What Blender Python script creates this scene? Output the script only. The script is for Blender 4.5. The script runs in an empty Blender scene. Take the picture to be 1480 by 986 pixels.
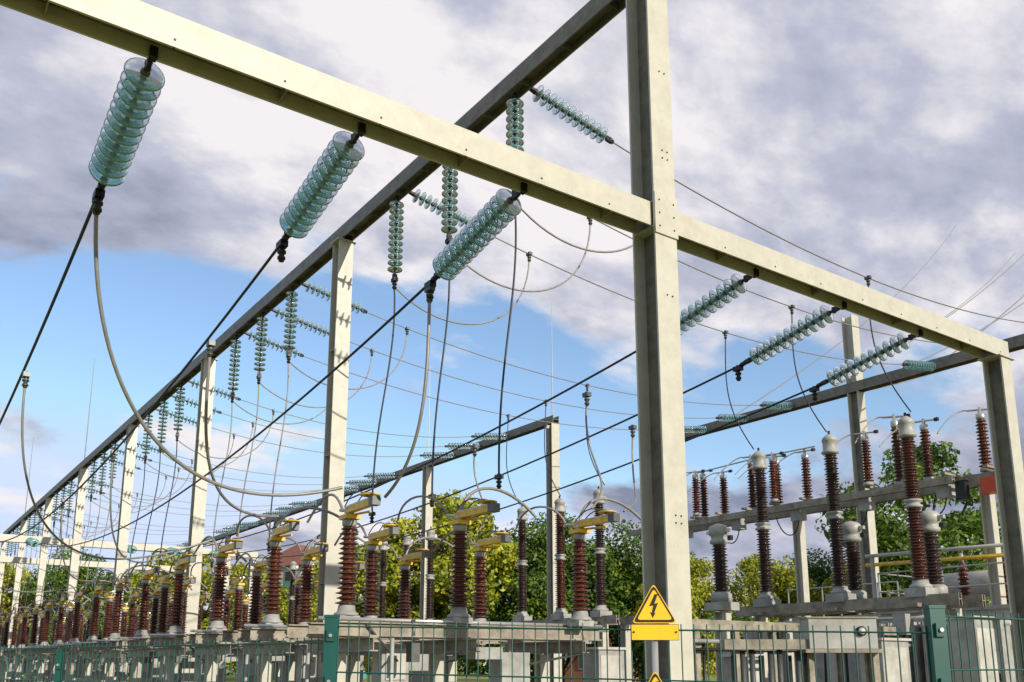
import bpy, math, random
import numpy as np
from mathutils import Vector, Matrix, Quaternion
random.seed(7); rng=np.random.default_rng(7)
S=bpy.context.scene
EYE=1.6
# ------------------------------------------------------------ materials
def mat(name,base,rough=.5,metal=0,var=.25,scale=3,col2=None,bump=0,bscale=40,trans=0,stretch=None,spec=None,detail=6,spots=None):
    m=bpy.data.materials.new(name); m.use_nodes=True
    nt=m.node_tree; b=nt.nodes['Principled BSDF']
    b.inputs['Roughness'].default_value=rough; b.inputs['Metallic'].default_value=metal
    if trans: b.inputs['Transmission Weight'].default_value=trans
    if spec is not None: b.inputs['Specular IOR Level'].default_value=spec
    tc=nt.nodes.new('ShaderNodeNewGeometry'); mp=nt.nodes.new('ShaderNodeMapping')
    if stretch: mp.inputs['Scale'].default_value=stretch
    nt.links.new(tc.outputs['Position'],mp.inputs['Vector'])
    n=nt.nodes.new('ShaderNodeTexNoise'); n.inputs['Scale'].default_value=scale; n.inputs['Detail'].default_value=detail
    n.inputs['Roughness'].default_value=.65
    nt.links.new(mp.outputs[0],n.inputs['Vector'])
    r=nt.nodes.new('ShaderNodeValToRGB')
    c2=col2 or tuple(c*(1-var) for c in base)
    r.color_ramp.elements[0].position=.34; r.color_ramp.elements[1].position=.62
    r.color_ramp.elements[0].color=(*c2,1); r.color_ramp.elements[1].color=(*base,1)
    nt.links.new(n.outputs['Fac'],r.inputs[0]); out=r.outputs[0]
    if spots:
        n3=nt.nodes.new('ShaderNodeTexNoise'); n3.inputs['Scale'].default_value=14; n3.inputs['Detail'].default_value=8; n3.inputs['Roughness'].default_value=.75
        mp3=nt.nodes.new('ShaderNodeMapping'); mp3.inputs['Scale'].default_value=(1,1,.35); nt.links.new(tc.outputs['Position'],mp3.inputs[0]); nt.links.new(mp3.outputs[0],n3.inputs['Vector'])
        r3=nt.nodes.new('ShaderNodeValToRGB'); r3.color_ramp.elements[0].position=.60; r3.color_ramp.elements[0].color=(0,0,0,1); r3.color_ramp.elements[1].position=.72; r3.color_ramp.elements[1].color=(.55,.55,.55,1)
        nt.links.new(n3.outputs['Fac'],r3.inputs[0]); mx=nt.nodes.new('ShaderNodeMix'); mx.data_type='RGBA'
        nt.links.new(r3.outputs[0],mx.inputs['Factor']); nt.links.new(out,mx.inputs['A']); mx.inputs['B'].default_value=(*spots,1); out=mx.outputs['Result']
    nt.links.new(out,b.inputs['Base Color'])
    if bump:
        n2=nt.nodes.new('ShaderNodeTexNoise'); n2.inputs['Scale'].default_value=bscale; n2.inputs['Detail'].default_value=4
        bp=nt.nodes.new('ShaderNodeBump'); bp.inputs['Strength'].default_value=bump; bp.inputs['Distance'].default_value=.01
        nt.links.new(tc.outputs['Position'],n2.inputs['Vector'])
        nt.links.new(n2.outputs['Fac'],bp.inputs['Height']); nt.links.new(bp.outputs[0],b.inputs['Normal'])
    return m
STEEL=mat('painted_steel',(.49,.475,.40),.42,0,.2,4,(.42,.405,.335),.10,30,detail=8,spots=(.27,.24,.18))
STEELB=mat('aged_steel_and_web_shade',(.185,.17,.135),.55,0,.2,4,(.10,.092,.072),.15,30,detail=9,spots=(.07,.055,.04))  # aged beam colour; on column webs it stands in for recess shade
STEEL2=mat('weathered_steel',(.31,.28,.215),.6,0,.3,4,(.15,.13,.10),.3,30,spots=(.12,.07,.04))
GLASS=mat('insulator_glass',(.50,.74,.73),.05,0,.1,2,(.40,.67,.67),trans=.70)
GLASSR=mat('insulator_glass_rim',(.16,.36,.36),.08,0,.1,2,(.11,.29,.29),trans=.25)
PORC=mat('brown_porcelain',(.115,.034,.02),.14,0,.3,.7,(.042,.02,.016))
PORCD=mat('dark_porcelain',(.05,.03,.027),.18,0,.3,6,(.032,.021,.02))
ALU=mat('aluminium',(.50,.50,.48),.38,.6,.2,5)
GREY=mat('grey_paint',(.36,.36,.335),.5,0,.25,3,(.23,.23,.21),.1,spots=(.16,.13,.10))
MID=mat('galvanised_cap',(.11,.115,.11),.45,.5,.25,8)
DARK=mat('dark_metal',(.03,.03,.032),.45,.5,.3,6)
CABD=mat('dark_cable',(.025,.027,.035),.5,.3,.2,8)
CABL=mat('light_cable',(.27,.26,.24),.5,.3,.25,8)
YEL=mat('yellow_fitting',(.78,.50,.03),.45,0,.25,8,(.55,.34,.03))
FEN=mat('green_fence_paint',(.005,.08,.066),.4,0,.2,8)
SIGY=mat('sign_yellow',(.85,.50,.01),.4,0,.12,9)
SIGB=mat('sign_black',(.012,.012,.012),.4)
ORG=mat('orange_paint',(.62,.08,.02),.5)
CONC=mat('concrete',(.42,.40,.36),.85,0,.25,3,bump=.3)
GRASS=mat('grass_ground',(.26,.25,.045),.95,0,.3,.6,(.11,.14,.028),1,20,detail=10)
GRAV=mat('gravel',(.25,.23,.18),.95,0,.3,9,(.14,.125,.09),1,30,detail=10)
WALL=mat('plaster',(.55,.50,.42),.9,0,.15,.5)
BRICK=mat('brick',(.33,.13,.08),.9,0,.3,2)
TILE=mat('roof_tiles',(.24,.09,.06),.85,0,.3,3)
TEAL=mat('teal_panel',(.08,.32,.32),.6)
WIN=mat('window_glass',(.04,.05,.06),.1)
BARK=mat('bark',(.12,.085,.06),.9,0,.4,6,bump=.5)
WHT=mat('off_white_paint',(.50,.49,.45),.5,0,.2,2.5,(.34,.33,.29),.1,detail=9,spots=(.22,.18,.13))
def leafmat(name,c1,c2,c3):
    m=bpy.data.materials.new(name); m.use_nodes=True; nt=m.node_tree
    b=nt.nodes['Principled BSDF']; b.inputs['Roughness'].default_value=.55
    g=nt.nodes.new('ShaderNodeNewGeometry'); n=nt.nodes.new('ShaderNodeTexNoise'); n.inputs['Scale'].default_value=.55
    nt.links.new(g.outputs['Position'],n.inputs['Vector'])
    a=nt.nodes.new('ShaderNodeMath'); a.operation='MULTIPLY_ADD'; a.inputs[1].default_value=.45
    nt.links.new(g.outputs['Random Per Island'],a.inputs[0]); nt.links.new(n.outputs['Fac'],a.inputs[2])
    r=nt.nodes.new('ShaderNodeValToRGB'); e=r.color_ramp.elements
    e[0].position=.4; e[0].color=(*c1,1); e[1].position=1.0; e[1].color=(*c3,1); k=e.new(.7); k.color=(*c2,1)
    nt.links.new(a.outputs[0],r.inputs[0]); nt.links.new(r.outputs[0],b.inputs['Base Color'])
    t=nt.nodes.new('ShaderNodeBsdfTranslucent'); nt.links.new(r.outputs[0],t.inputs['Color'])
    mx=nt.nodes.new('ShaderNodeMixShader'); mx.inputs[0].default_value=.3
    nt.links.new(b.outputs[0],mx.inputs[1]); nt.links.new(t.outputs[0],mx.inputs[2])
    nt.links.new(mx.outputs[0],nt.nodes['Material Output'].inputs['Surface']); return m
LEAFG=leafmat('leaves_green',(.025,.06,.010),(.09,.18,.016),(.22,.30,.028))
LEAFY=leafmat('leaves_yellow_green',(.09,.13,.01),(.30,.34,.018),(.52,.50,.03))
# ------------------------------------------------------------ mesh builder
class MB:
    def __init__(s): s.v=[];s.f=[];s.m=[];s.sm=[];s.mats=[]
    def mi(s,m):
        if m not in s.mats: s.mats.append(m)
        return s.mats.index(m)
    def add(s,vs,fs,m,smooth=False):
        o=len(s.v); s.v+= [tuple(v) for v in vs]; k=s.mi(m)
        for f in fs: s.f.append(tuple(i+o for i in f)); s.m.append(k); s.sm.append(smooth)
    def box(s,c,size,m,R=None):
        x,y,z=[q/2 for q in size]; c=Vector(c)
        vs=[Vector((a*x,b*y,d*z)) for d in(-1,1) for b in(-1,1) for a in(-1,1)]
        if R: vs=[R@v for v in vs]
        s.add([v+c for v in vs],[(0,2,3,1),(4,5,7,6),(0,1,5,4),(2,6,7,3),(0,4,6,2),(1,3,7,5)],m)
    def lathe(s,prof,m,o=(0,0,0),ax=(0,0,1),seg=16,smooth=True,closed=False):
        q=Vector((0,0,1)).rotation_difference(Vector(ax).normalized()); o=Vector(o); vs=[]
        for r,z in prof:
            for i in range(seg):
                a=2*math.pi*i/seg; vs.append(o+q@Vector((r*math.cos(a),r*math.sin(a),z)))
        fs=[]; n=len(prof)
        for j in range(n if closed else n-1):
            for i in range(seg):
                a=j*seg+i;b=j*seg+(i+1)%seg; jj=((j+1)%n)*seg; fs.append((a,b,jj+(i+1)%seg,jj+i))
        if not closed:
            fs.append(tuple(range(seg))[::-1]); fs.append(tuple((n-1)*seg+i for i in range(seg)))
        s.add(vs,fs,m,smooth)
    def cyl(s,a,b,r,m,r2=None,seg=12):
        a=Vector(a);b=Vector(b); L=(b-a).length
        s.lathe([(r,0),(r if r2 is None else r2,L)],m,a,b-a,seg,seg>8)
    def tube(s,pts,r,m,seg=8):
        pts=[Vector(p) for p in pts]; vs=[];n=len(pts); fs=[]
        up=Vector((.13,.37,.92))
        for i,p in enumerate(pts):
            t=(pts[min(i+1,n-1)]-pts[max(i-1,0)]).normalized()
            u=t.cross(up)
            if u.length<.05:u=t.cross(Vector((1,0,0)))
            u.normalize(); w=t.cross(u)
            for k in range(seg):
                a=2*math.pi*k/seg; vs.append(p+(u*math.cos(a)+w*math.sin(a))*r)
        for j in range(n-1):
            for k in range(seg):
                a=j*seg+k;b=j*seg+(k+1)%seg; fs.append((a,b,b+seg,a+seg))
        s.add(vs,fs,m,True)
    def hsec(s,a,b,wdir,w,h,m,tf=.03,tw=.02,mw=None):
        a=Vector(a);b=Vector(b);t=(b-a).normalized();W=Vector(wdir).normalized();N=t.cross(W).normalized();L=(b-a).length
        R=Matrix((W,N,t)).transposed(); c=(a+b)/2
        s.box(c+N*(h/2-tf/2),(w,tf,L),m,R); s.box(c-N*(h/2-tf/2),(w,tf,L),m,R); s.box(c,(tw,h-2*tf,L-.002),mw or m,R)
    def mesh(s,name):
        me=bpy.data.meshes.new(name); me.from_pydata(s.v,[],s.f)
        for m in s.mats: me.materials.append(m)
        me.polygons.foreach_set('material_index',s.m); me.polygons.foreach_set('use_smooth',s.sm); me.update(); return me
    def obj(s,name,loc=(0,0,0)): return put(s.mesh(name),name,loc)
def put(me,name,loc=(0,0,0),rot=None,scale=None):
    o=bpy.data.objects.new(name,me); S.collection.objects.link(o); o.location=loc
    if rot is not None: o.rotation_mode='QUATERNION'; o.rotation_quaternion=rot
    if scale: o.scale=scale
    return o
def bez(p0,p1,p2,p3,n=24):
    p0,p1,p2,p3=map(Vector,(p0,p1,p2,p3)); out=[]
    for i in range(n+1):
        t=i/n; out.append(p0*(1-t)**3+p1*3*t*(1-t)**2+p2*3*t*t*(1-t)+p3*t**3)
    return out
def cat(a,b,sag,n=32):
    a=Vector(a);b=Vector(b); return [a.lerp(b,i/n)-Vector((0,0,sag*4*(i/n)*(1-i/n))) for i in range(n+1)]
def cable(name,pts,r,m):
    mb=MB(); mb.tube(pts,r,m,8 if r>.012 else 5); return mb.obj(name)
def clamp(mb,p,m=DARK,s=1):
    p=Vector(p); mb.cyl(p+Vector((0,0,.06*s)),p-Vector((0,0,.22*s)),.034*s,m); mb.box(p,(.10*s,.16*s,.08*s),m)
    mb.cyl(p-Vector((0,0,.08*s)),p-Vector((0,0,.11*s)),.055*s,m); mb.cyl(p-Vector((0,0,.16*s)),p-Vector((0,0,.19*s)),.05*s,m)
# ------------------------------------------------------------ camera
cam=bpy.data.cameras.new('camera'); co=bpy.data.objects.new('camera',cam); S.collection.objects.link(co)
co.location=(0,0,EYE); co.rotation_euler=(math.radians(90+11.89),0,math.radians(-35.2))
cam.sensor_width=36; cam.lens=31.89; cam.shift_y=.129; cam.clip_end=3000; cam.clip_start=.05
S.camera=co
# ------------------------------------------------------------ light & sky
sd=Vector((.14,-1,.40)).normalized()
L=bpy.data.lights.new('sun','SUN'); L.energy=5.0; L.angle=math.radians(.5); L.color=(1,.92,.79)
lo=bpy.data.objects.new('sun',L); S.collection.objects.link(lo); lo.rotation_mode='QUATERNION'; lo.rotation_quaternion=sd.to_track_quat('Z','Y')
W=bpy.data.worlds.new('World'); S.world=W; W.use_nodes=True; nt=W.node_tree; bg=nt.nodes['Background']; bg.inputs[1].default_value=.13
sky=nt.nodes.new('ShaderNodeTexSky'); sky.sky_type='NISHITA'; sky.sun_disc=False
sky.sun_elevation=math.asin(sd.z); sky.sun_rotation=math.atan2(sd.x,sd.y); sky.air_density=1.0; sky.dust_density=.3; sky.ozone_density=2.0
def N(t,**k):
    n=nt.nodes.new(t)
    for a,b in k.items(): setattr(n,a,b)
    return n
def M(op,a,b=None,c=None,clampv=False):
    n=N('ShaderNodeMath',operation=op); n.use_clamp=clampv
    for i,v in enumerate((a,b,c)):
        if v is None: continue
        if isinstance(v,(int,float)): n.inputs[i].default_value=v
        else: nt.links.new(v,n.inputs[i])
    return n.outputs[0]
tc=N('ShaderNodeTexCoord'); sp=N('ShaderNodeSeparateXYZ'); nt.links.new(tc.outputs['Generated'],sp.inputs[0])
zz=M('MAXIMUM',sp.outputs[2],0.0); den=M('ADD',zz,.34)
px=M('DIVIDE',sp.outputs[0],den); py=M('DIVIDE',sp.outputs[1],den)
cb=N('ShaderNodeCombineXYZ'); nt.links.new(px,cb.inputs[0]); nt.links.new(py,cb.inputs[1]); cb.inputs[2].default_value=3.7
def noise(scale,detail,rough,dist,off):
    mp=N('ShaderNodeMapping'); mp.inputs['Location'].default_value=off; mp.inputs['Rotation'].default_value=(0,0,math.radians(35)); mp.inputs['Scale'].default_value=(.85,1.2,1)
    nt.links.new(cb.outputs[0],mp.inputs[0]); n=N('ShaderNodeTexNoise'); n.inputs['Scale'].default_value=scale; n.inputs['Detail'].default_value=detail
    n.inputs['Roughness'].default_value=rough; n.inputs['Distortion'].default_value=dist; nt.links.new(mp.outputs[0],n.inputs['Vector']); return n.outputs['Fac']
n1=noise(2.6,10,.55,.15,(0,0,0)); n2=noise(2.3,9,.55,.15,(5.3,2.1,1.7)); n3=noise(8,8,.6,.1,(1.3,4.1,.7))
side=M('MULTIPLY_ADD',sp.outputs[0],.8172,M('MULTIPLY',sp.outputs[1],-.5764))
elev=M('MULTIPLY',M('SUBTRACT',zz,.36),1.7)
elev=M('MINIMUM',M('MAXIMUM',elev,-.09),.34)
low=M('MINIMUM',M('MULTIPLY',M('MAXIMUM',M('SUBTRACT',.25,zz),0),1.9),.20)
cov=M('ADD',M('ADD',n1,elev),M('ADD',low,M('MULTIPLY',side,.20)))
mask=N('ShaderNodeMapRange',interpolation_type='SMOOTHSTEP'); nt.links.new(cov,mask.inputs[0]); mask.inputs[1].default_value=.46; mask.inputs[2].default_value=.58
sh=M('ADD',M('ADD',M('MULTIPLY',M('SUBTRACT',n2,.5),2.3),M('MULTIPLY',M('SUBTRACT',n3,.5),.75)),M('MULTIPLY',M('MINIMUM',M('SUBTRACT',cov,.62),.3),.95))
rp=N('ShaderNodeValToRGB'); e=rp.color_ramp.elements; e[0].position=0; e[0].color=(.92,.88,.90,1); e[1].position=.66; e[1].color=(.25,.285,.40,1)
k=e.new(.28); k.color=(.52,.54,.66,1)
nt.links.new(M('ADD',sh,.18),rp.inputs[0])
sc=N('ShaderNodeVectorMath',operation='SCALE'); sc.inputs[3].default_value=7.7; nt.links.new(rp.outputs[0],sc.inputs[0])
ss=N('ShaderNodeVectorMath',operation='SCALE'); ss.inputs[3].default_value=1.5; nt.links.new(sky.outputs[0],ss.inputs[0])
mn=N('ShaderNodeVectorMath',operation='MINIMUM'); nt.links.new(ss.outputs[0],mn.inputs[0]); mn.inputs[1].default_value=(5,6,8)
mx=N('ShaderNodeMix',data_type='RGBA'); nt.links.new(mask.outputs[0],mx.inputs['Factor']); nt.links.new(mn.outputs[0],mx.inputs['A']); nt.links.new(sc.outputs[0],mx.inputs['B'])
nt.links.new(mx.outputs['Result'],bg.inputs[0])
S.view_settings.view_transform='Standard'; S.view_settings.look='None'; S.view_settings.exposure=0
# ------------------------------------------------------------ ground
g=MB(); g.add([(-900,-900,0),(900,-900,0),(900,900,0),(-900,900,0)],[(0,1,2,3)],GRASS); g.obj('ground')
g=MB(); g.add([(4.5,10.5,.004),(13.5,10.5,.004),(13.5,70,.004),(4.5,70,.004)],[(0,1,2,3)],GRAV)
g.add([(16.6,9.6,.004),(26,9.6,.004),(26,60,.004),(16.6,60,.004)],[(0,1,2,3)],GRAV); g.obj('gravel_bed')
# ------------------------------------------------------------ gantries
HB=EYE+10.4; HA=EYE+6.22; XB=8.6
YC=[8.65+10.8*k for k in range(8)]
def column(mb,x,y,h,w=.38,d=.38):
    mb.hsec((x,y,-.1),(x,y,h),(1,0,0),w,d,STEEL,.03,.02,STEELB)  # web gets a darker colour: shade of the recess painted in
    mb.box((x,y,.12),(w+.25,d+.25,.24),CONC)
    mb.box((x,y,.255),(w+.12,d+.12,.03),STEEL)
def bolts(mb,x,y,zs,dx=.05):
    for z in zs:
        for s in(-1,1):
            mb.cyl((x+s*dx,y,z),(x+s*dx,y-.012,z),.012,DARK,seg=6)
g=MB()
for i,y in enumerate(YC):
    column(g,XB,y,HB-.2 if i else HB+3,.38 if i else .42,.38 if i else .46)
    g.box((XB,y,HB-.19),(.5,.5,.02),STEEL) if i else None
    if i:
        for zz_ in (1.2,3.4,6.4,9.0): g.box((XB-.10,y,zz_),(.16,.31,.012),STEEL)
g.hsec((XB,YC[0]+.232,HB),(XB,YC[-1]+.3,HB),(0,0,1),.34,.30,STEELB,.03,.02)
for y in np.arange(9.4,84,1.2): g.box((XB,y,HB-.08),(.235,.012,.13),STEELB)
bolts(g,XB+.03,YC[0]-.23,[HA+.9,HA+1.02,HA+2.3,HA-1.2,HA-4.4,HA-4.3])
g.box((XB,YC[0]-.243,HA),(.44,.026,.62),STEEL); bolts(g,XB,YC[0]-.256,[HA-.2,HA,HA+.2],.14)
for z in (HA-.185,HA+.185): g.box((XB-.115,YC[0],z),(.18,.396,.014),STEEL)
g.obj('steel_gantry')
g=MB(); YA=8.65
def abeam(g,x0,x1,y,z):
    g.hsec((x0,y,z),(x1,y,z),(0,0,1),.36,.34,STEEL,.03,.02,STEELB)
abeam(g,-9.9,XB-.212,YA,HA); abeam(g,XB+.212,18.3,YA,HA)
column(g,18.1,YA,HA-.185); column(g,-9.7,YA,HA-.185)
g.box((18.1,YA,HA-.19),(.6,.46,.02),STEEL)
for x in np.arange(-8.5,18,1.15):
    g.cyl((x,YA-.168,HA-.10),(x,YA-.176,HA-.10),.014,DARK,seg=6); g.cyl((x,YA-.155,HA-.179),(x,YA-.155,HA-.186),.012,DARK,seg=6)
for x in np.arange(-8.6,18,2.33): g.box((x,YA,HA-.08),(.012,.27,.15),STEEL2)
g.obj('steel_gantry')
for yy in (51.85,62.65):
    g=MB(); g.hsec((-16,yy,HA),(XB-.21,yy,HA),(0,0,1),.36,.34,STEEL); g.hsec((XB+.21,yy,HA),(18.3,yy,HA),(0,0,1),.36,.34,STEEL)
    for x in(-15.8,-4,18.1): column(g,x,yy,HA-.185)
    g.obj('steel_gantry')
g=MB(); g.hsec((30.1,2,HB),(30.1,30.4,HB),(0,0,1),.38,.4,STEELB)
column(g,30.1,19.75,HB-.2,.45,.45); g.hsec((30.1,19.75,HB+.2),(30.1,19.75,HB+2.9),(1,0,0),.45,.45,STEEL)
column(g,30.1,30.25,HB-.2); column(g,30.1,8.9,HB-.2); g.obj('steel_gantry')
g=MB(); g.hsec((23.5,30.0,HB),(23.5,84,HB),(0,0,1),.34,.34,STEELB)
for y in YC[2:]: column(g,23.5,y,HB-.18,.42,.42)
g.cyl((23.5,30.25,HB+.17),(23.5,30.25,HB+5.9),.03,ALU,.012,6); g.cyl((23.5,41.05,HB+.17),(23.5,41.05,HB+5.5),.03,ALU,.012,6)
g.obj('steel_gantry')
g=MB()
for y in (51.85,73.45): g.cyl((XB,y,HB+.17),(XB,y,HB+6),.03,MID,.012,6)
g.obj('lightning_rod')
# ------------------------------------------------------------ insulator strings
def string_mesh(R,n,pitch,name,L):
    mb=MB()
    mb.cyl((0,0,.02),(0,0,-.06),.03,DARK,seg=8); mb.box((0,0,-.08),(.05,.09,.10),DARK); mb.cyl((0,-.05,-.13),(0,.05,-.13),.035,DARK,seg=8)
    top=(L-n*pitch)*.45
    mb.cyl((0,0,-.12),(0,0,-top),.028,DARK,seg=8)
    for i in range(n):
        z=-top-i*pitch
        mb.lathe([(.022,z),(.046,z-.012),(.056,z-.058),(.03,z-.066)],MID,seg=10)
        mb.lathe([(.050,z-.045),(R*.5,z-.050),(R*.88,z-.058),(R*.97,z-.064),(R*.97,z-.074),(R*.80,z-.070),(R*.55,z-.064),(R*.47,z-.086),(R*.42,z-.064),(.050,z-.060)],GLASS,seg=24)
        mb.lathe([(R*.972,z-.062),(R*1.0,z-.068),(R*1.0,z-.084),(R*.965,z-.090),(R*.94,z-.078)],GLASSR,seg=24,closed=True)
        mb.cyl((0,0,z-.06),(0,0,z-pitch),.02,MID,seg=8)
    z=-top-n*pitch
    mb.cyl((0,0,z),(0,0,-L),.03,DARK,seg=8); mb.box((0,0,z-.1),(.10,.06,.14),DARK)
    mb.cyl((0,0,-L+.08),(0,0,-L-.04),.045,DARK)
    return mb.mesh(name)
BIG=string_mesh(.208,12,.152,'glass_insulator_string',2.25)
MED=string_mesh(.178,11,.163,'glass_insulator_string',2.25)
SML=string_mesh(.165,11,.155,'glass_insulator_string',2.0)
def string(me,a,b,L):
    a=Vector(a);b=Vector(b); q=Vector((0,0,-1)).rotation_difference((b-a).normalized()); return put(me,'glass_insulator_string',a,q)
for i,x in enumerate((1.72,4.05,6.38,10.95,13.25,15.6)):
    a=Vector((x,8.86,HA-.12)); d=Vector((0,1,-.20)).normalized(); b=a+d*2.25; string(BIG if x<8 else MED,a,b,2.25)
    e=Vector((x,51.6,HA-.1)); c=e+Vector((0,-1,-.16)).normalized()*2.25; string(BIG,e,c,2.25)
    cable('overhead_conductor',cat(b,c,1.45 if x<8 else 1.2),.022,CABD)
    g=MB(); g.box((x,8.80,HA-.12),(.08,.10,.12),DARK); clamp(g,b+Vector((0,.12,-.06)),DARK,1.1); g.obj('line_clamp')
for k in range(7):
    for o in (3.3,5.6,7.95):
        y=YC[k]+o; 
        if k==0: y={3.3:12.1,5.6:14.36,7.95:16.65}[o]
        a=Vector((XB,y,HB-.17)); b=a-Vector((0,0,2.0)); string(SML,a,b,2)
        xe=30.1 if y<30.3 else 23.5
        a2=Vector((XB+.17,y-.22,HB-.1)); b2=a2+Vector((1,0,-.19)).normalized()*2; string(SML,a2,b2,2)
        e=Vector((xe-.2,y-.22,HB-.1)); c=e+Vector((-1,0,-.15)).normalized()*2; string(SML,e,c,2)
        w=cat(b2,c,.75 if xe>25 else .5); cable('overhead_conductor',w,.016,CABL)
        zc=lambda xx:(lambda t:b2.z+(c.z-b2.z)*t-(.75 if xe>25 else .5)*4*t*(1-t))((xx-b2.x)/(c.x-b2.x))
        g=MB(); clamp(g,b,DARK,1); p=Vector((12.1,y-.22,zc(12.1))); clamp(g,p,MID,.9); g.obj('line_clamp')
        cable('jumper_cable',bez(b-Vector((0,0,.15)),b+Vector((1.3,0,-1.15)),p+Vector((-.1,0,-2.2)),p-Vector((0,0,.15))),.019,CABL)
        en=Vector((XB-.25,y+.35*random.random(),EYE+3.05))
        cable('dropper_cable',bez(b-Vector((0,0,.2)),b+Vector((.12,0,-2)),en+Vector((-.1,-.1,2.2)),en),.019,CABD if (k+int(o))%2 else CABL)
        g=MB(); clamp(g,en,DARK,.9); g.obj('line_clamp')
        if k<3:
            if xe<25: continue
            p=Vector((19,y-.22,zc(19)))
            g=MB(); clamp(g,p,MID,.9); g.obj('line_clamp')
            en=Vector((19,y-1,EYE+5.65))
            cable('dropper_cable',bez(p-Vector((0,0,.1)),p+Vector((0,.1,-1.6)),en+Vector((-.5,.5,1.2)),en),.017,CABD)
J=[((1.72,11.25,HA-.75),(1.9,11.8,4.6),(3.6,13.6,3.6),(5.9,13.0,4.32)),
   ((4.05,14.2,EYE+4.95),(4.05,14.3,5.0),(4.6,16.2,4.1),(6.2,16.5,4.35)),
   ((6.38,11.2,HA-.8),(6.38,11.2,5.6),(6.40,11.3,4.6),(6.4,12.5,4.15)),
   ((1.72,16.5,EYE+4.6),(1.7,16.6,3.3),(3.5,20.5,3.2),(6.1,20.2,4.3)),
   ((4.05,21,EYE+4.45),(4.05,21,3.6),(5.0,23.5,3.8),(6.2,23.4,4.3)),
   ((4.05,27,EYE+4.25),(4.05,27,3.6),(5.0,29.5,3.8),(6.2,30,4.3)),
   ((1.72,30,EYE+4.15),(1.72,30,3.6),(4.0,33.5,3.5),(6.2,33.4,4.3)),
   ((10.95,13.0,EYE+5.0),(11,13.3,5.4),(11.3,12.5,5.0),(10.5,12.4,4.35)),
   ((10.95,17.0,EYE+4.75),(11,17.3,5.4),(11.3,16.5,5.0),(10.5,16.2,4.35)),
   ((13.25,14.2,EYE+4.95),(13.3,14.4,5.0),(13.0,13.6,5.0),(12.2,13.4,4.6))]
g=MB()
for i,j in enumerate(J):
    cable('jumper_cable',bez(*j,n=36),.026 if i<3 else .02,CABL); clamp(g,Vector(j[0])+Vector((0,0,.12)),MID,1)
g.obj('line_clamp')
for y,e in ((12,(92,10,40)),(13,(92,18,46)),(16,(92,30,48)),(18,(94,33,44)),(21,(95,36,48)),(24,(99,44,46)),(24.5,(99,40,38)),(26,(99,50,52)),(15,(92,22,38))):
    cable('ground_wire',cat((30.1,y,HB+.2),e,1.5),.027,CABL)
# ------------------------------------------------------------ post insulators
def sheds(mb,z0,z1,n,rc,r0,r1,m,seg=18,o=(0,0,0)):
    p=[(rc*1.12,z0)]; h=(z1-z0)/n
    for i in range(n):
        t=i/(n-1); R=(r0+(r1-r0)*t)*(1 if i%2==0 else .88); z=z0+i*h
        p+=[(rc,z+.12*h),(R*.93,z+.32*h),(R,z+.40*h),(R*.97,z+.5*h),(rc+(R-rc)*.45,z+.70*h),(rc,z+.92*h)]
    p.append((rc*1.1,z1)); mb.lathe(p,m,o,seg=seg)
def switch_mesh(variant):
    mb=MB()
    mb.box((0,0,-.09),(.34,.34,.10),GREY); mb.lathe([(.2,-.04),(.2,0),(.15,.03),(.135,.12),(.12,.14)],GREY,seg=14)
    sheds(mb,.13,1.42,16,.085,.195,.155,PORC)
    mb.lathe([(.1,1.41),(.12,1.44),(.12,1.52),(.08,1.54)],GREY,seg=14)
    mb.box((0,0,1.57),(.26,.30,.07),YEL); mb.cyl((0,0,1.6),(0,0,1.72),.07,ALU)
    s=-1
    mb.box((0,s*.42,1.70),(.11,1.05,.11),YEL); mb.box((0,s*.42,1.77),(.03,1.0,.03),ALU)
    mb.box((0,s*.98,1.70),(.14,.16,.14),MID); mb.lathe([(.02,0),(.16,.01),(.17,.03),(.02,.045)],YEL,(0,s*.80,1.80),seg=14)
    mb.cyl((0,.1,1.7),(0,.42,1.75),.028,ALU,seg=8); mb.cyl((.06,0,1.62),(.06,-.7,1.58),.02,YEL,seg=8)
    for a in(-.09,.09):
        mb.tube(bez((a,.02,1.74),(a,-.3,2.0),(a,-.6,1.95),(a,-.9,1.78),8),.011,MID,6)
    if variant:
        mb.tube(bez((0,0,1.72),(.1,0,2.35),(1.1,.2,2.5),(1.75,.1,1.85),16),.028,CABL)
        mb.tube(bez((.0,.4,1.75),(-.1,.5,2.2),(-.5,1.1,2.3),(-.3,1.6,1.8),12),.02,CABL)
    else:
        mb.tube(bez((0,.3,1.72),(.0,.7,2.2),(.1,1.4,2.3),(0,2.0,1.75),12),.024,CABL)
    return mb.mesh('disconnector_switch')
SWs=[switch_mesh(0),switch_mesh(1)]
bz=EYE+.80
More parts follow.
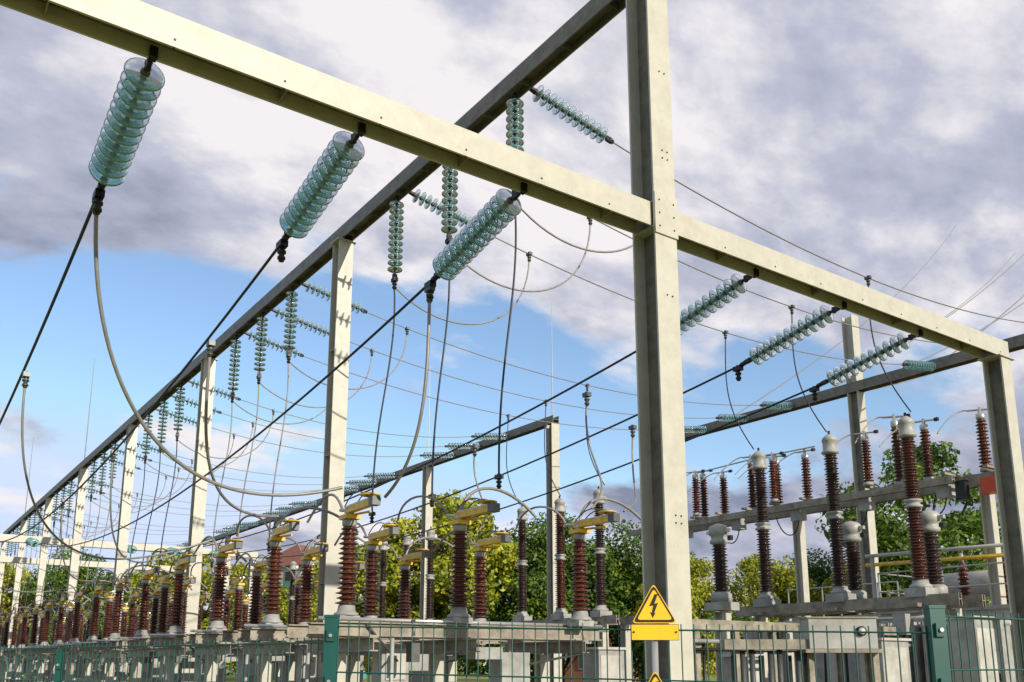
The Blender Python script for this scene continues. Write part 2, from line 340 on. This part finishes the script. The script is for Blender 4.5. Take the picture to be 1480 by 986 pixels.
for k in range(17):
    y=13.5+3.3*k
    for x,dy in((6.35,.15),(8.15,-.4),(10.5,-.75)):
        put(SWs[(k+(x>7))%2],'disconnector_switch',(x,y+dy,bz),Quaternion((0,0,1),random.uniform(-.05,.05)))
        if (k>=3 and k%2==1): put(SWs[0],'disconnector_switch',(x+.05,y+dy+1.45,bz-.1),Quaternion((0,0,1),math.pi+random.uniform(-.1,.1)),(.9,.9,.9))
    g=MB()
    for dy in(-.55,.12,1.0): g.hsec((5.7,y+dy,bz-.27),(11.1,y+dy,bz-.27),(0,1,0),.14,.22,STEEL2,.02,.015)
    for x in(6.35,8.2,10.5):
        g.hsec((x-.02,y-.9,bz-.5),(x-.02,y+1.6,bz-.5),(1,0,0),.16,.22,STEEL2,.02,.015)
        g.hsec((x,y+.4,-.05),(x,y+.4,bz-.62),(1,0,0),.2,.2,STEEL,.02,.015)
    g.box((7.2,y+.2,1.55),(.5,.35,.75),GREY); g.box((9.4,y-.1,1.35),(.6,.4,.9),GREY); g.box((7.2,y+.01,1.6),(.36,.02,.5),WHT)
    g.cyl((5.6,y-.5,bz-.12),(11.2,y-.5,bz-.12),.03,ALU); g.cyl((9.4,y-.1,1.8),(9.4,y-.1,bz-.1),.03,GREY)
    g.box((8.7,y-.35,bz-.62),(.55,.3,.2),GREY); g.cyl((6.8,y-.6,bz-.4),(6.8,y-.6,.3),.035,GREY)
    g.box((7.2,y-.56,bz-.62),(.16,.16,.3),MID); g.cyl((7.2,y-.56,bz-.5),(7.2,y-.56,bz-.1),.03,MID)
    g.tube([(10.5,y-.75,bz-.15),(10.5,y-.9,bz-.6),(9.7,y-.3,1.6)],.022,MID,6); g.tube([(6.35,y-.6,bz-.2),(6.9,y-.6,bz-.75),(7.1,y+.02,1.7)],.02,MID,6)
    g.obj('switch_support_frame')
def tall_mesh(m):
    mb=MB(); mb.box((0,0,-.12),(.5,.5,.2),GREY); mb.lathe([(.24,-.02),(.24,.04),(.18,.08),(.17,.16)],GREY)
    sheds(mb,.15,1.78,24,.115,.2,.185,m); mb.lathe([(.13,1.77),(.2,1.79),(.2,1.83),(.15,1.85),(.15,1.9),(.2,1.92),(.2,1.96),(.13,1.98)],GREY)
    sheds(mb,1.97,3.4,22,.105,.185,.17,m); mb.lathe([(.12,3.4),(.21,3.43),(.21,3.47),(.17,3.5),(.17,3.72),(.19,3.74),(.17,3.82),(.07,3.9),(.03,3.92)],GREY)
    mb.box((.22,0,3.6),(.12,.1,.16),ALU); mb.cyl((0,0,3.9),(0,0,4.0),.03,DARK); return mb.mesh('voltage_transformer')
def short_mesh(m):
    mb=MB(); mb.box((0,0,-.1),(.6,.6,.2),GREY); mb.lathe([(.26,0),(.26,.2),(.2,.26)],GREY)
    sheds(mb,.26,1.45,16,.13,.22,.20,m,20); mb.lathe([(.14,1.44),(.23,1.48),(.23,1.55),(.19,1.58),(.2,1.66),(.25,1.70),(.25,1.86),(.2,1.92),(.1,1.96),(.04,1.98)],GREY,seg=20)
    mb.box((0,-.28,1.78),(.1,.18,.08),ALU); mb.box((0,.28,1.78),(.1,.18,.08),ALU); mb.box((.2,-.2,1.62),(.1,.1,.12),DARK); return mb.mesh('current_transformer')
T1,T2=tall_mesh(PORCD),tall_mesh(PORC); C1=short_mesh(PORCD)
for k in range(4):
    yb=10.8*k
    for i,y in enumerate((11.25,13.3,15.5)):
        put((T2,T1,T1)[i] if k==0 else (T1,T2)[i%2],'voltage_transformer',(19,y+yb,EYE+1.66))
        if k==0: put(C1,'current_transformer',((19.75,19.75,17.4)[i],y+yb+.1,EYE+1.5))
    g=MB()
    for x in(18.85,19.8): g.hsec((x,10.3+yb,EYE+1.35),(x,16.4+yb,EYE+1.35),(0,0,1),.26,.12,STEEL2,.02,.02)
    for y in(11,15.6):
        for x in(18.85,19.8): g.hsec((x,y+yb,-.05),(x,y+yb,EYE+1.21),(1,0,0),.24,.24,STEEL,.02,.02)
    for y in(11.25,13.3,15.5):
        g.box((19.35,y+yb,EYE+1.26),(1.6,.3,.08),STEEL2); g.box((18.6,y+.25+yb,EYE+.85),(.3,.3,.45),GREY)
        g.tube([(18.6,y+.25+yb,EYE+.65),(18.6,y+.3+yb,.9),(18.8,y+.4+yb,.1)],.03,DARK,6)
    g.cyl((18.7,10.6+yb,EYE+1.0),(18.7,16+yb,EYE+1.0),.04,GREY)
    if k==0: g.hsec((17.4,15.6,-.05),(17.4,15.6,EYE+1.28),(1,0,0),.3,.3,STEEL); g.box((17.4,15.3,1.9),(.45,.3,.6),GREY)
    g.obj('transformer_support_frame')
def small_mesh():
    mb=MB(); mb.lathe([(.14,0),(.14,.06),(.1,.1)],GREY); sheds(mb,.1,1.25,14,.075,.16,.14,PORC,14)
    mb.lathe([(.09,1.25),(.11,1.28),(.11,1.38),(.05,1.42),(.04,1.55)],ALU,seg=12); mb.cyl((0,-.35,1.46),(0,.3,1.52),.025,ALU,seg=8); mb.box((0,-.36,1.46),(.08,.1,.08),DARK)
    mb.tube(bez((0,.3,1.52),(0,.5,1.6),(-.4,.7,1.3),(-.8,.8,.9),10),.016,CABL,6); return mb.mesh('post_insulator')
SM=small_mesh()
g=MB(); zb=EYE+4.62
g.hsec((23,10.9,zb),(23,24,zb),(0,0,1),.32,.2,STEEL2); g.hsec((22.2,12,zb-.02),(22.2,24,zb-.02),(0,0,1),.2,.12,STEEL2,.02,.02)
for y in(11.6,17.4,23.2): g.hsec((23,y,-.05),(23,y,zb-.17),(1,0,0),.26,.26,STEEL)
for y in np.arange(11.2,23,1.1): g.box((22.7,y,zb+.19),(.9,.12,.06),STEEL2)
for y in np.arange(12.4,23,2.3): g.box((22.5,y,zb-.25),(.3,.35,.35),GREY); g.tube(bez((22.5,y,zb-.4),(22.4,y,zb-1),(22.5,y+.6,zb-1),(22.6,y+.9,zb-.2),10),.018,DARK,6)
g.box((22.6,11.2,zb-.25),(.35,.5,.4),ORG); g.box((22.4,11.9,zb-.3),(.2,.25,.5),DARK); g.obj('busbar_support_beam')
for y in(11.55,13.1,13.95,17.0,18.1,19.1,20.3,21.2):
    put(SM,'post_insulator',(23,y,zb+.2),Quaternion((0,0,1),random.uniform(-.3,.3)),(1.05,1.05,1.0+.35*random.random()))
for y in(14.4,17.6,20.8): put(SM,'post_insulator',(22.2,y,zb+.2))
cable('busbar_tube',[(22.95,16.6,zb+1.85),(22.95,19,zb+1.9),(22.95,21.4,zb+1.85)],.025,ALU)
# ------------------------------------------------------------ power transformer
g=MB(); ox,oy=23.6,12.6
g.box((ox,oy,1.6),(2.6,3.6,2.6),WHT); g.box((ox,oy,.15),(3,4.2,.3),CONC); g.box((ox,oy,2.95),(2.75,3.75,.1),GREY)
for i in range(14): g.box((ox-1.552,oy-1.55+i*.24,1.65),(.5,.04,2.0),GREY)
for i in range(10): g.box((ox-1.0+i*.22,oy-2.05,1.6),(.04,.5,2.0),GREY)
for z in(.75,2.55): g.cyl((ox-1.55,oy-1.7,z),(ox-1.55,oy+1.7,z),.06,WHT)
for y in(-1.1,0,1.1):
    sheds(g,3.0,4.2,10,.09,.2,.14,PORC,14,(ox-.3,oy+y,0)); g.cyl((ox-.3,oy+y,4.2),(ox-.3,oy+y,4.45),.05,ALU)
g.cyl((ox+.8,oy-1.5,3.7),(ox+.8,oy+1.5,3.7),.36,WHT,seg=20)
for s in(-1,1): g.box((ox+.8,oy+s,3.15),(.3,.12,.5),GREY)
for z in(3.5,4.0):
    g.tube([(ox-1.3,oy-1.8,z),(ox-1.3,oy+1.8,z),(ox+1.3,oy+1.8,z),(ox+1.3,oy-1.8,z),(ox-1.3,oy-1.8,z)],.022,ALU,6)
for x,y in((-1.3,-1.8),(-1.3,0),(-1.3,1.8),(1.3,1.8),(1.3,-1.8)): g.cyl((ox+x,oy+y,3),(ox+x,oy+y,4),.022,ALU,seg=6)
for z in(4.2,4.45): g.cyl((ox-.9,oy-2.6,z),(ox-.9,oy+2.4,z+.1),.05,YEL if z<4.3 else WHT)
for y in(-2.4,2.2): g.cyl((ox-.9,oy+y,0),(ox-.9,oy+y,4.5),.06,GREY)
g.obj('power_transformer')
g=MB(); ox,oy=26.5,17.5
g.box((ox,oy,1.5),(3,4,3),WHT); g.box((ox,oy,3.04),(3.2,4.2,.08),GREY)
for i in range(7): g.cyl((ox-1.55,oy-2+i*.66,3.08),(ox-1.55,oy-2+i*.66,4),.022,ALU,seg=6)
for z in(3.5,4.0): g.cyl((ox-1.55,oy-2,z),(ox-1.55,oy+2,z),.022,ALU,seg=6)
for i in range(3): g.box((ox-1.505,oy-1.3+i*1.2,1.4),(.03,.8,1.9),GREY); g.box((ox-1.53,oy-1.0+i*1.2,1.4),(.04,.03,.2),DARK)
g.obj('control_kiosk')
g=MB(); cx,cy=11.3,8.0
Rz=Matrix.Rotation(math.radians(-35),3,'Z')
g.box((cx,cy,2.02),(.95,.4,.42),GREY,Rz); g.box((cx,cy,1.78),(1.1,.5,.05),STEEL2,Rz); g.box((cx,cy,2.24),(1.0,.45,.02),STEEL2,Rz)
p=Vector((cx,cy,2.05))+Rz@Vector((.25,-.21,0)); g.cyl(p,p+Rz@Vector((0,-.03,0)),.07,DARK); 
p=Vector((cx,cy,2.05))+Rz@Vector((.25,-.235,0)); g.cyl(p,p+Rz@Vector((0,-.012,0)),.05,WHT)
for i in range(9):
    p=Vector((cx,cy,0))+Rz@Vector((-1.5+i*.13,0,0)); g.cyl(p,p+Vector((0,0,1.72+.06*(i%3))),.04,MID if i%3 else DARK)
g.box(Vector((cx,cy,1.87))+Rz@Vector((-1.05,0,0)),(1.2,.3,.14),STEEL2,Rz)
for s in(-.45,.45):
    p=Vector((cx,cy,0))+Rz@Vector((s,0,0)); g.hsec(p,p+Vector((0,0,1.75)),(1,0,0),.14,.14,STEEL2)
g.obj('control_cabinet')
for (cx,cy,w,h) in((16.4,10.6,.9,1.9),(14.6,12.6,.6,1.6),(12.8,14.8,.7,1.75),(17.6,9.4,1.0,2.3)):
    g=MB(); g.box((cx,cy,h/2+.15),(w,.5,h),GREY); g.box((cx,cy,h+.17),(w+.1,.6,.05),WHT); g.box((cx-.02,cy-.256,h/2+.2),(w*.8,.012,h*.8),WHT); g.box((cx+w*.25,cy-.27,h/2+.2),(.03,.03,.15),DARK)
    for q in range(5): g.box((cx-.02,cy-.268,h*.25+q*.05),(w*.4,.01,.015),DARK)
    g.box((cx,cy,.075),(w+.2,.7,.15),CONC); g.obj('control_cabinet')
g=MB()
for x in np.arange(12.2,18.6,1.05):
    g.hsec((x,11.6,-.05),(x,11.6,2.2),(1,0,0),.12,.12,STEEL2,.015,.012); g.cyl((x+.2,11.6,.0),(x+.2,11.6,2.1),.03,DARK)
g.hsec((12,11.6,2.3),(18.8,11.6,2.3),(0,0,1),.18,.12,STEEL2,.015,.012); g.cyl((12,11.45,2.0),(18.8,11.45,2.0),.04,GREY); g.cyl((12,11.45,1.85),(18.8,11.45,1.85),.03,DARK)
g.obj('cable_trestle')
# ------------------------------------------------------------ fence
def cw(R,F,z=0): return Vector((.5764*F+.8172*R,.8172*F-.5764*R,z))
P=[(-6.7,8.8),(-4.75,7.26),(-2.78,5.70),(-.812,4.14),(1.595,3.46),(3.75,4.72),(5.9,6.0)]
tops=[(.10,.10),(.10,.10),(.10,.095),(.165,.115),(.178,.178),(.178,.178)]
def fencepost(R,F,top,w=.06):
    g=MB(); p=cw(R,F); q=Matrix.Rotation(math.radians(-30),3,'Z')
    g.box(p+Vector((0,0,top/2)),(w,w*.72,top),FEN,q); g.box(p+Vector((0,0,top+.006)),(w+.006,w*.72+.006,.012),FEN,q)
    for z in(top-.08,top-.28,top-.48):
        o=q@Vector((0,-w*.36-.006,0)); g.box(p+o+Vector((0,0,z)),(.035,.012,.05),FEN,q); c=p+o+Vector((0,0,z)); g.cyl(c,c+q@Vector((0,-.014,0)),.008,ALU,seg=8)
    g.obj('fence_post')
for i,(R,F) in enumerate(P):
    fencepost(R,F,EYE+(.205 if i in(3,4) else .075 if i<3 else .2),.06 if i>2 else .04)
for i in range(len(P)-1):
    a=cw(*P[i]);b=cw(*P[i+1]); d=(b-a).normalized(); a+=d*.035; b-=d*.035; n=int((b-a).length/.05); t0,t1=tops[i]
    g=MB(); nrm=Vector((-d.y,d.x,0))
    for j in range(n+1):
        p=a.lerp(b,j/n); tp=EYE+t0+(t1-t0)*j/n+.025
        g.cyl(p+Vector((0,0,.05)),p+Vector((0,0,tp)),.0028,FEN,seg=5)
    for z in range(9):
        for s in(-1,1):
            o=nrm*.006*s; g.cyl(a+o+Vector((0,0,EYE+t0-z*.2)),b+o+Vector((0,0,EYE+t1-z*.2)),.0035,FEN,seg=5)
    g.obj('mesh_fence')
# ------------------------------------------------------------ warning signs
def warn(R,F,ztop,w,plate=True):
    g=MB(); c=cw(R,F,0); ux=Vector((.8172,-.5764,0)); un=Vector((-.5764,-.8172,0)); uz=Vector((0,0,1)); h=w*.87
    def poly(pts,off,m,th=.002):
        A=[c+ux*x+uz*(ztop+z)+un*off for x,z in pts]; B=[v-un*th for v in A]; n=len(pts)
        g.add(A+B,[tuple(range(n)),tuple(range(2*n-1,n-1,-1))]+[(i,i+n,(i+1)%n+n,(i+1)%n) for i in range(n)],m)
    def tri(s,cz=-h*.62):
        r=.09*w*s; pts=[]
        V=[(0,0),(w/2,-h),(-w/2,-h)]
        V=[(x*s,cz+(z-cz)*s) for x,z in V]
        for k in range(3):
            p=Vector(V[k]);a=(Vector(V[k-1])-p).normalized();b=(Vector(V[(k+1)%3])-p).normalized()
            for t in(0,.5,1):
                q=(p+a*r)*(1-t)**2+p*2*t*(1-t)+(p+b*r)*t*t; pts.append((q.x,q.y))
        return pts
    poly(tri(1),0,SIGY); poly(tri(.93),.002,SIGB); poly(tri(.78),.004,SIGY)
    bolt=[(.02,-.30),(-.13,-.62),(-.02,-.60),(-.07,-.80),(-.11,-.78),(-.05,-.93),(.03,-.80),(-.01,-.81),(.10,-.53),(-.0,-.56),(.10,-.30)]
    poly([(x*w*.82,z*h*.93) for x,z in bolt][::-1],.006,SIGB)
    if plate:
        poly([(-w*.52,-h-.004),(-w*.52,-h-.068),(w*.52,-h-.068),(w*.52,-h-.004)],.001,SIGB,.002)
        poly([(-w*.51,-h-.006),(-w*.51,-h-.066),(w*.51,-h-.066),(w*.51,-h-.006)],.003,SIGY,.002)
        for x in(-.46,.46): p=c+ux*w*x+uz*(ztop-h-.035)+un*.003; g.cyl(p,p+un*.004,.004,DARK,seg=8)
    return g,c,un,ztop
g,c,un,zt=warn(.575,3.70,EYE+.322,.185)
pb=c-un*.02; g.cyl(pb,pb+Vector((0,0,zt-.17)),.014,ALU)
g.obj('warning_sign')
g,c,un,zt=warn(.570,3.70,EYE-.022,.185); g.box(c-un*.01+Vector((0,0,zt-.1)),(.03,.03,.08),ALU); g.obj('warning_sign')
# ------------------------------------------------------------ trees
def tree_mesh(h,cr,n,leaf,m,seed,cb=.28):
    r=np.random.default_rng(seed); mb=MB()
    th=h*cb*1.3; mb.cyl((0,0,-.1),(0,0,th),.028*h,BARK,.018*h,10)
    K=46; cz0=h*cb; cen=[]
    while len(cen)<K:
        p=r.uniform(-1,1,3); l=np.linalg.norm(p)
        if l>1 or l<.35: continue
        zrel=(p[2]+1)/2; w=1-.35*abs(zrel-.4)
        cen.append((p[0]*cr*w*.85,p[1]*cr*w*.85,cz0+zrel*(h-cz0)*.93))
    cen=np.array(cen); rad=r.uniform(.16,.30,K)*cr
    for c in cen[:16]:
        mb.tube(bez((0,0,th*r.uniform(.6,1)),(c[0]*.2,c[1]*.2,th*1.1),(c[0]*.6,c[1]*.6,c[2]*.8),c,6),.006*h*r.uniform(.5,1),BARK,5)
    idx=r.integers(0,K,n); d=r.normal(size=(n,3)); d/=np.linalg.norm(d,axis=1)[:,None]
    rr=rad[idx]*(r.uniform(.1,1.15,n)**.45); P=cen[idx]+d*rr[:,None]*np.array([1.15,1.15,.8])
    nn=d*.6+r.normal(size=(n,3))*.6+np.array([0,0,.35]); nn/=np.linalg.norm(nn,axis=1)[:,None]
    u=np.cross(nn,r.normal(size=(n,3))); u/=np.linalg.norm(u,axis=1)[:,None]; v=np.cross(nn,u)
    s=(leaf*r.uniform(.6,1.3,n))[:,None]
    V=np.stack([P-u*s*.5,P+v*s*.32,P+u*s*.6,P-v*s*.32],1).reshape(-1,3)
    F=np.arange(n*4).reshape(-1,4)
    mb.add(V.tolist(),F.tolist(),m); return mb.mesh('tree')
TA=tree_mesh(11,4.6,22000,.24,LEAFG,1,.2); TBm=tree_mesh(10.5,4.2,20000,.25,LEAFY,2,.12); TCm=tree_mesh(11,5.2,24000,.25,LEAFG,3,.08)
def tree(me,x,y,s,a=0,sz=1): put(me,'deciduous_tree',(x,y,-.05),Quaternion((0,0,1),a),(s,s,s*sz))
tree(TA,42.3,25.2,1.18,1); tree(TBm,33.5,32.5,.70,0); tree(TBm,37.5,30.6,.72,2); tree(TCm,42,31,.70,3); tree(TBm,39.5,26.5,.66,4.4)
tree(TBm,31.2,51.5,1.3,1.2); tree(TBm,29.5,54,1.05,3.2); tree(TCm,37.3,47.4,1.08,.4); tree(TCm,41,43.5,.98,2.2); tree(TBm,26.5,56,1.0,2.9); tree(TCm,34.4,49.6,1.0,5)
for i,(x,y,s) in enumerate(((25,92,1.3),(16.8,98,1.2),(30.5,88.6,1.15),(11,104,1.2),(21,95,1.0),(36,86,1.0),(5,106,1.1),(41,88,.85),(28,99,1.2))):
    tree((TBm,TCm,TBm)[i%3],x,y,s,i*1.3)
r=np.random.default_rng(11); mb=MB(); n=60000
ang=r.uniform(math.radians(-20),math.radians(95),n); 
hh=7.5+2.5*np.sin(ang*23)+1.8*np.sin(ang*61+1)+1.2*np.sin(ang*140)
dist=r.uniform(140,150,n)+8*np.sin(ang*17); z=hh*(r.uniform(0,1,n)**.7)
Pp=np.stack([dist*np.sin(ang),dist*np.cos(ang),z],1)+r.normal(size=(n,3))*.3
nn=r.normal(size=(n,3))+np.array([0,0,.5]); nn/=np.linalg.norm(nn,axis=1)[:,None]; u=np.cross(nn,r.normal(size=(n,3))); u/=np.linalg.norm(u,axis=1)[:,None]; v=np.cross(nn,u); s=r.uniform(.5,1.1,n)[:,None]
mb.add(np.stack([Pp-u*s*.6,Pp+v*s*.4,Pp+u*s*.6,Pp-v*s*.4],1).reshape(-1,3).tolist(),np.arange(n*4).reshape(-1,4).tolist(),LEAFG)
mb.obj('distant_tree_belt')
# ------------------------------------------------------------ buildings
def house(x,y,w,d,h,rh,wall,roof,name,rot=0,floors=2,trim=None):
    mb=MB(); mb.box((0,0,h/2),(w,d,h),wall)
    a=[(-w/2-.4,-d/2-.4,h),(w/2+.4,-d/2-.4,h),(w/2+.4,d/2+.4,h),(-w/2-.4,d/2+.4,h),(-w/2+d*.2,0,h+rh),(w/2-d*.2,0,h+rh)]
    mb.add(a,[(0,1,5,4),(2,3,4,5),(1,2,5),(3,0,4),(3,2,1,0)],roof)
    fh=h/floors
    for f in range(floors):
        for sx in np.arange(-w/2+1.2,w/2-.8,2.2):
            for s in(-1,1):
                mb.box((sx,s*(d/2+.02),f*fh+fh*.55),(1.1,.1,fh*.48),WHT); mb.box((sx,s*(d/2+.05),f*fh+fh*.55),(.95,.1,fh*.42),WIN)
        for sy in np.arange(-d/2+1.2,d/2-.8,2.4):
            for s in(-1,1): mb.box((s*(w/2+.02),sy,f*fh+fh*.55),(.1,1.1,fh*.48),WHT); mb.box((s*(w/2+.05),sy,f*fh+fh*.55),(.1,.95,fh*.42),WIN)
        if trim: mb.box((0,0,f*fh+.35),(w+.3,d+.3,.5),trim)
    o=mb.obj(name,(x,y,0)); o.rotation_euler=(0,0,rot)
house(38.5,92,8,9,11.5,2.5,WALL,TILE,'apartment_building',.4,5,TEAL)
house(54,62,10,9,7.5,3.5,BRICK,TILE,'brick_house',.3)
